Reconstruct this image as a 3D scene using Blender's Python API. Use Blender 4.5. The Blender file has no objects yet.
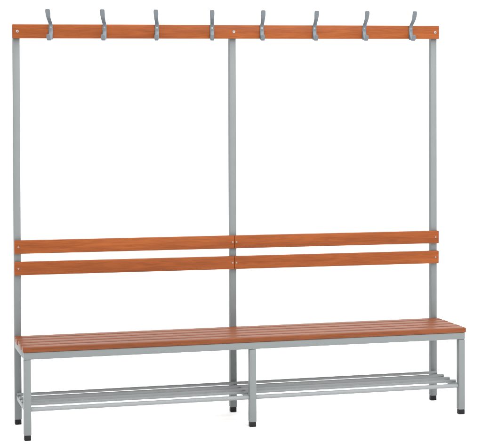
import bpy, bmesh, math
from mathutils import Vector, Matrix
import numpy as np

# ------------------------------------------------------------ dimensions (m)
W = 1.96          # distance between the outer posts
H = 1.762         # height of the top of the coat rail
D = 0.325         # back posts to front legs
ZS = 0.3925       # top of the seat
ZU = 0.808        # top of the upper back board
ZL = 0.655        # bottom of the lower back board
T = 0.030         # square tube
RT = 0.020        # board thickness
YB = -0.0155      # front face of the posts
RAIL_TILT = .005  # boards are never mounted perfectly level
BACK_TILT = -.004

col = bpy.context.scene.collection

# ------------------------------------------------------------ materials
def new_mat(name):
    m = bpy.data.materials.new(name); m.use_nodes = True
    nt = m.node_tree
    return m, nt, nt.nodes["Principled BSDF"]

def wood(name, dark, mid, light, rough=0.42, seed=0.0):
    m, nt, b = new_mat(name)
    N, L = nt.nodes, nt.links
    tc = N.new("ShaderNodeTexCoord")
    # broad figure that wanders along the board
    mp = N.new("ShaderNodeMapping"); mp.inputs["Scale"].default_value = (2.6, 30, 30)
    mp.inputs["Location"].default_value = (seed, seed*2, seed*3)
    L.new(tc.outputs["Object"], mp.inputs[0])
    n1 = N.new("ShaderNodeTexNoise"); n1.inputs["Scale"].default_value = 1.4
    n1.inputs["Detail"].default_value = 7; n1.inputs["Roughness"].default_value = .62
    n1.inputs["Distortion"].default_value = .7
    L.new(mp.outputs[0], n1.inputs["Vector"])
    # slow change of tone from one stretch of wood to the next
    mp3 = N.new("ShaderNodeMapping"); mp3.inputs["Scale"].default_value = (1.3, 14, 14)
    L.new(tc.outputs["Object"], mp3.inputs[0])
    n3 = N.new("ShaderNodeTexNoise"); n3.inputs["Scale"].default_value = 1.0
    n3.inputs["Detail"].default_value = 2
    L.new(mp3.outputs[0], n3.inputs["Vector"])
    ad = N.new("ShaderNodeMix"); ad.data_type = 'FLOAT'; ad.inputs[0].default_value = .4
    L.new(n1.outputs["Fac"], ad.inputs[2]); L.new(n3.outputs["Fac"], ad.inputs[3])
    # fine pores
    mp2 = N.new("ShaderNodeMapping"); mp2.inputs["Scale"].default_value = (16, 330, 330)
    L.new(tc.outputs["Object"], mp2.inputs[0])
    n2 = N.new("ShaderNodeTexNoise"); n2.inputs["Scale"].default_value = 1.0
    n2.inputs["Detail"].default_value = 3
    L.new(mp2.outputs[0], n2.inputs["Vector"])
    r = N.new("ShaderNodeValToRGB")
    r.color_ramp.elements[0].position = .32; r.color_ramp.elements[0].color = (*dark, 1)
    r.color_ramp.elements[1].position = .68; r.color_ramp.elements[1].color = (*light, 1)
    e = r.color_ramp.elements.new(.5); e.color = (*mid, 1)
    L.new(ad.outputs[0], r.inputs["Fac"])
    r2 = N.new("ShaderNodeValToRGB")
    r2.color_ramp.elements[0].position = .36; r2.color_ramp.elements[0].color = (.74, .72, .70, 1)
    r2.color_ramp.elements[1].position = .55; r2.color_ramp.elements[1].color = (1, 1, 1, 1)
    L.new(n2.outputs["Fac"], r2.inputs["Fac"])
    mx = N.new("ShaderNodeMix"); mx.data_type = 'RGBA'; mx.blend_type = 'MULTIPLY'
    mx.inputs[0].default_value = .75
    L.new(r.outputs[0], mx.inputs[6]); L.new(r2.outputs[0], mx.inputs[7])
    L.new(mx.outputs[2], b.inputs["Base Color"])
    b.inputs["Roughness"].default_value = rough
    b.inputs["Specular IOR Level"].default_value = .14
    bp = N.new("ShaderNodeBump"); bp.inputs["Strength"].default_value = .2
    bp.inputs["Distance"].default_value = .001
    L.new(n2.outputs["Fac"], bp.inputs["Height"]); L.new(bp.outputs[0], b.inputs["Normal"])
    return m

def paint(name, c, rough=.5, metal=0., var=.02, scale=25, spec=.25):
    m, nt, b = new_mat(name)
    N, L = nt.nodes, nt.links
    tc = N.new("ShaderNodeTexCoord")
    n = N.new("ShaderNodeTexNoise"); n.inputs["Scale"].default_value = scale
    n.inputs["Detail"].default_value = 4
    L.new(tc.outputs["Object"], n.inputs["Vector"])
    r = N.new("ShaderNodeValToRGB")
    r.color_ramp.elements[0].position = .3; r.color_ramp.elements[1].position = .7
    r.color_ramp.elements[0].color = (*[x*(1-var) for x in c], 1)
    r.color_ramp.elements[1].color = (*[x*(1+var) for x in c], 1)
    L.new(n.outputs["Fac"], r.inputs["Fac"]); L.new(r.outputs[0], b.inputs["Base Color"])
    b.inputs["Roughness"].default_value = rough; b.inputs["Metallic"].default_value = metal
    b.inputs["Specular IOR Level"].default_value = spec
    n2 = N.new("ShaderNodeTexNoise"); n2.inputs["Scale"].default_value = 900
    L.new(tc.outputs["Object"], n2.inputs["Vector"])
    bp = N.new("ShaderNodeBump"); bp.inputs["Strength"].default_value = .08
    bp.inputs["Distance"].default_value = .0005
    L.new(n2.outputs["Fac"], bp.inputs["Height"]); L.new(bp.outputs[0], b.inputs["Normal"])
    return m

M_BOARD = wood("stained_beech_board", (.142,.034,.0062), (.180,.044,.0082), (.220,.058,.012))
M_SEAT = wood("stained_beech_seat", (.104,.028,.0075), (.132,.0365,.0105), (.162,.047,.0145), rough=.42, seed=3.3)
M_STEEL = paint("grey_powder_coat", (.124,.134,.135))
M_RACK = paint("grey_powder_coat_rack", (.165,.175,.177))
M_HOOK = paint("hook_metal", (.092,.105,.116), rough=.42, metal=.25)
M_FOOT = paint("black_plastic", (.007,.007,.008), rough=.5, spec=.15)
M_SCREW = paint("zinc_screw", (.30,.30,.30), rough=.3, metal=.6)
M_HOLE = paint("dark_recess", (.02,.015,.012), rough=.7)
M_FLOOR = paint("white_studio_floor", (.93,.93,.93), rough=.8, var=.01, scale=3, spec=.2)

# ------------------------------------------------------------ mesh helpers
class Builder:
    def __init__(s): s.bm = bmesh.new(); s.mats = []
    def mi(s, m):
        if m not in s.mats: s.mats.append(m)
        return s.mats.index(m)
    def merge(s, b2, m):
        i = s.mi(m)
        for f in b2.faces: f.material_index = i
        me = bpy.data.meshes.new("tmp"); b2.to_mesh(me); b2.free()
        s.bm.from_mesh(me); bpy.data.meshes.remove(me)
    def box(s, x0, x1, y0, y1, z0, z1, m, bev=.002, seg=2):
        b = bmesh.new(); bmesh.ops.create_cube(b, size=1)
        for v in b.verts:
            v.co = Vector(((x0+x1)/2+v.co.x*(x1-x0), (y0+y1)/2+v.co.y*(y1-y0), (z0+z1)/2+v.co.z*(z1-z0)))
        if bev: bmesh.ops.bevel(b, geom=b.edges[:], offset=bev, segments=seg, profile=.5, affect='EDGES')
        s.merge(b, m)
    def cyl(s, p0, p1, r, m, seg=20, bev=0.):
        p0, p1 = Vector(p0), Vector(p1); d = p1-p0
        b = bmesh.new()
        bmesh.ops.create_cone(b, cap_ends=True, segments=seg, radius1=r, radius2=r, depth=d.length)
        if bev:
            ed = [e for e in b.edges if abs(e.verts[0].co.z-e.verts[1].co.z) < 1e-6]
            bmesh.ops.bevel(b, geom=ed, offset=bev, segments=2, affect='EDGES')
        q = Vector((0,0,1)).rotation_difference(d.normalized()).to_matrix().to_4x4()
        bmesh.ops.transform(b, matrix=Matrix.Translation((p0+p1)/2) @ q, verts=b.verts[:])
        s.merge(b, m)
    def screw(s, x, y, z, r=.0055, recess=True):
        s.cyl((x, y+.001, z), (x, y-.0022, z), r, M_SCREW, seg=16, bev=.0010)
        if recess: s.cyl((x, y-.001, z), (x, y-.0026, z), r*.42, M_HOLE, seg=6)
    def obj(s, name, parent=None, origin=(0,0,0), smooth=True):
        o = Vector(origin)
        for v in s.bm.verts: v.co -= o
        me = bpy.data.meshes.new(name); s.bm.to_mesh(me); s.bm.free()
        for m in s.mats: me.materials.append(m)
        if smooth:
            for p in me.polygons: p.use_smooth = True
            try: me.set_sharp_from_angle(angle=math.radians(35))
            except Exception: pass
        ob = bpy.data.objects.new(name, me); col.objects.link(ob)
        ob.location = o
        if parent is not None:
            ob.parent = parent
            if parent is not bench: ob.location = o - Vector(parent.location)
        return ob

bench = bpy.data.objects.new("cloakroom_bench", None); col.objects.link(bench)
bench.empty_display_size = .2
bench["label"] = "grey steel cloakroom bench with orange-brown wooden boards and coat hooks"
bench["category"] = "bench"

XS = (0.0, W/2, W)
h = T/2

# ------------------------------------------------------------ back posts with feet
for x in XS:
    b = Builder()
    b.box(x-h, x+h, -h, h, .022, H-.012, M_STEEL, bev=.0025)
    post = b.obj("post", bench, (x, 0, 0))
    f = Builder()
    f.box(x-h+.001, x+h-.001, -h+.001, h-.001, .0, .0225, M_FOOT, bev=.003)
    f.obj("foot", post, (x, 0, 0))

# ------------------------------------------------------------ front legs with feet
for x in XS:
    b = Builder()
    b.box(x-h, x+h, -D-h, -D+h, .022, ZS-.0235-T, M_STEEL, bev=.0025)
    leg = b.obj("leg", bench, (x, -D, 0))
    f = Builder()
    f.box(x-h+.001, x+h-.001, -D-h+.001, -D+h-.001, .0, .0225, M_FOOT, bev=.003)
    f.obj("foot", leg, (x, -D, 0))

# ------------------------------------------------------------ seat frame
ZF1 = ZS-.0225; ZF0 = ZF1-T
b = Builder()
b.box(-h, W+h, -D-h, -D+h, ZF0, ZF1, M_STEEL, bev=.0025)
for x in XS:
    b.box(x-h+.0005, x+h-.0005, -D+h, -h, ZF0+.0005, ZF1-.0005, M_STEEL, bev=.001)
for xa, xb in ((h, W/2-h), (W/2+h, W-h)):
    b.box(xa, xb, -h+.0005, h-.0005, ZF0+.0005, ZF1-.0005, M_STEEL, bev=.001)
b.obj("seat_frame", bench, (W/2, -D/2, ZF0))

# ------------------------------------------------------------ seat of five slats
b = Builder()
y_front = -D-h-.003; y_back = -h-.004
n = 5; gap = .013
w = ((y_back-y_front)-gap*(n-1))/n
ends = (.000, .0012, -.0008, .001, -.0005)
for i in range(n):
    y0 = y_front+i*(w+gap)
    b.box(-h-.004-ends[i], W+h+.004+ends[i], y0, y0+w, ZS-.022, ZS, M_SEAT, bev=.0035, seg=3)
b.obj("seat", bench, (W/2, -D/2, ZS-.022))

# ------------------------------------------------------------ backrest : two boards, each in two lengths
b = Builder()
bh = .0590
for z1 in (ZU, ZL+bh):
    for xa, xb in ((-h-.001, W/2-.0006), (W/2+.0006, W+h+.001)):
        b.box(xa, xb, YB-RT, YB, z1-bh, z1, M_BOARD, bev=.0025, seg=3)
    for x in (.001, W/2-.009, W/2+.009, W-.001):
        b.screw(x, YB-RT, z1-bh/2 , r=.0034)
o = b.obj("backrest", bench, (W/2, YB, ZL))
o.rotation_euler[1] = -BACK_TILT/.98

# ------------------------------------------------------------ coat rail
b = Builder()
rh = .062
b.box(-h-.004, W+h+.004, YB-RT, YB, H-rh, H, M_BOARD, bev=.003, seg=3)
for x in (0.002, W/2, W-.002):
    b.screw(x, YB-RT, H-rh/2, r=.006)
o = b.obj("coat_rail", bench, (W/2, YB, H-rh))
o.rotation_euler[1] = -RAIL_TILT/.98

# ------------------------------------------------------------ shoe rack
b = Builder()
ZR = .132
for x in XS:
    b.box(x-.008, x+.008, -D+h, -h, ZR-.020, ZR-.001, M_RACK, bev=.001)
ys = [-D+.003, -D+.075, -D+.145, -D+.215, -.032]
for i, y in enumerate(ys):
    r = .0095 if i in (0,) else .0070
    if i == 0:
        for xa, xb in ((h-.001, W/2-h+.001), (W/2+h-.001, W-h+.001)):
            b.cyl((xa, y, ZR-.004), (xb, y, ZR-.004), r, M_RACK)
    else:
        b.cyl((-.007, y, ZR+.004), (W+.007, y, ZR+.004), r, M_RACK)
b.obj("shoe_rack", bench, (W/2, -D/2, ZR))

# ------------------------------------------------------------ double coat hooks
def smooth_path(pts, n=8):
    out = []
    P = [np.array(p, float) for p in pts]
    P = [2*P[0]-P[1]] + P + [2*P[-1]-P[-2]]
    for i in range(1, len(P)-2):
        for k in range(n):
            t = k/n
            out.append(.5*((2*P[i]) + (-P[i-1]+P[i+1])*t + (2*P[i-1]-5*P[i]+4*P[i+1]-P[i+2])*t*t + (-P[i-1]+3*P[i]-3*P[i+1]+P[i+2])*t**3))
    out.append(P[-2]); return out

def strip(b, pts, mat, lean, th=.003):
    # pts : (y, z, half width) ; lean : sideways bend of the parts that stand away from the rail
    P = smooth_path(pts)
    bm = bmesh.new(); rings = []
    for i, p in enumerate(P):
        a = P[max(i-1, 0)]; c = P[min(i+1, len(P)-1)]
        t = np.array([c[0]-a[0], c[1]-a[1]]); t /= np.linalg.norm(t)
        nrm = np.array([-t[1], t[0]])
        dx = lean*max(0., -p[0]-.006)
        hw = p[2]*.83; q = []
        for sx, sn in ((-1,-.35),(-.82,-.5),(.82,-.5),(1,-.35),(1,.35),(.82,.5),(-.82,.5),(-1,.35)):
            q.append(bm.verts.new((dx+sx*hw, p[0]+nrm[0]*sn*th, p[1]+nrm[1]*sn*th)))
        rings.append(q)
    for a, c in zip(rings[:-1], rings[1:]):
        for k in range(8):
            bm.faces.new((a[k], a[(k+1) % 8], c[(k+1) % 8], c[k]))
    bm.faces.new(rings[0]); bm.faces.new(rings[-1][::-1])
    bmesh.ops.recalc_face_normals(bm, faces=bm.faces[:])
    b.merge(bm, mat)

px = [47.5, 100.5, 152.5, 207.5, 257.5, 310.5, 361, 408.5]
leans = [-.45, -.40, -.32, -.26, -.16, -.10, -.06, .02]
def x_from_px(p):
    # spacing measured along the rail, perspective ratio of the near and far half
    a, c = 17., 436.5; s = .0505*2
    t = (p-a)/(c-a)
    return W*t*(1-s*(1-t)*.5)
for p, ln in zip(px, leans):
    X = x_from_px(p)+.012; yf = YB-RT; zc = H-rh/2 + RAIL_TILT*(X-W/2)/.98
    b = Builder()
    up = [(-.052,.095,.0085),(-.051,.091,.0122),(-.048,.078,.0130),(-.040,.060,.0115),(-.026,.046,.0105),
          (-.011,.034,.0105),(-.0035,.022,.011),(-.002,.008,.0115),(-.002,-.030,.0115),(-.002,-.036,.0105)]
    strip(b, up, M_HOOK, ln)
    lo = [(-.0045,.004,.010),(-.006,-.006,.010),(-.012,-.020,.0095),(-.020,-.034,.0095),(-.029,-.040,.0095),
          (-.037,-.037,.010),(-.042,-.027,.0105),(-.0435,-.018,.0095),(-.0437,-.015,.007)]
    strip(b, lo, M_HOOK, ln)
    bm2 = b.bm
    for v in bm2.verts: v.co += Vector((X, yf, zc))
    b.screw(X, yf-.0035, zc+.017, r=.0036)
    b.screw(X, yf-.0035, zc-.026, r=.0036)
    b.obj("coat_hook", bench, (X, yf, zc))

# ------------------------------------------------------------ floor
b = Builder()
bm = bmesh.new(); bmesh.ops.create_grid(bm, x_segments=4, y_segments=4, size=60)
b.merge(bm, M_FLOOR)
fl = b.obj("floor", None, (0,0,0)); fl["kind"] = "structure"

# ------------------------------------------------------------ light
wd = bpy.data.worlds.new("World"); bpy.context.scene.world = wd; wd.use_nodes = True
bg = wd.node_tree.nodes["Background"]
bg.inputs["Color"].default_value = (1,1,1,1); bg.inputs["Strength"].default_value = 1.6

def area(name, loc, target, size, power):
    l = bpy.data.lights.new(name, 'AREA'); l.energy = power; l.size = size; l.shape = 'SQUARE'
    o = bpy.data.objects.new(name, l); col.objects.link(o)
    o.location = loc
    o.rotation_euler = (Vector(target)-Vector(loc)).to_track_quat('-Z', 'Y').to_euler()
    return o
area("added_key_light", (3.0, -5.2, 4.0), (1, -.1, .6), 3.4, 260)  # unseen area lamp, added to give the even light some direction
area("added_overhead_fill", (.9, -1.4, 5.5), (.9, -.4, 0), 6.0, 420)  # unseen area lamp, added to wash the shadows off the floor

# ------------------------------------------------------------ camera
cx, cy = 224.13, 123.0
yaw, pit, rol, f = .25707, -.01724, -.00329, 1503.6
c = Vector((-.79538, -6.61066, 1.43599))
fw = Vector((math.sin(yaw)*math.cos(pit), math.cos(yaw)*math.cos(pit), math.sin(pit)))
r = Vector((math.cos(yaw), -math.sin(yaw), 0)); u = r.cross(fw)
r2 = r*math.cos(rol)+u*math.sin(rol); u2 = -r*math.sin(rol)+u*math.cos(rol)
cam = bpy.data.cameras.new("camera"); co = bpy.data.objects.new("camera", cam); col.objects.link(co)
m = Matrix(((r2.x,u2.x,-fw.x,c.x),(r2.y,u2.y,-fw.y,c.y),(r2.z,u2.z,-fw.z,c.z),(0,0,0,1)))
co.matrix_world = m
cam.sensor_fit = 'HORIZONTAL'; cam.sensor_width = 36
cam.lens = f/482*36
cam.shift_x = (241-cx)/482; cam.shift_y = (cy-222)/482
cam.clip_end = 300
bpy.context.scene.camera = co
sc = bpy.context.scene
sc.view_settings.view_transform = 'Standard'
sc.view_settings.look = 'None'; sc.view_settings.exposure = 0
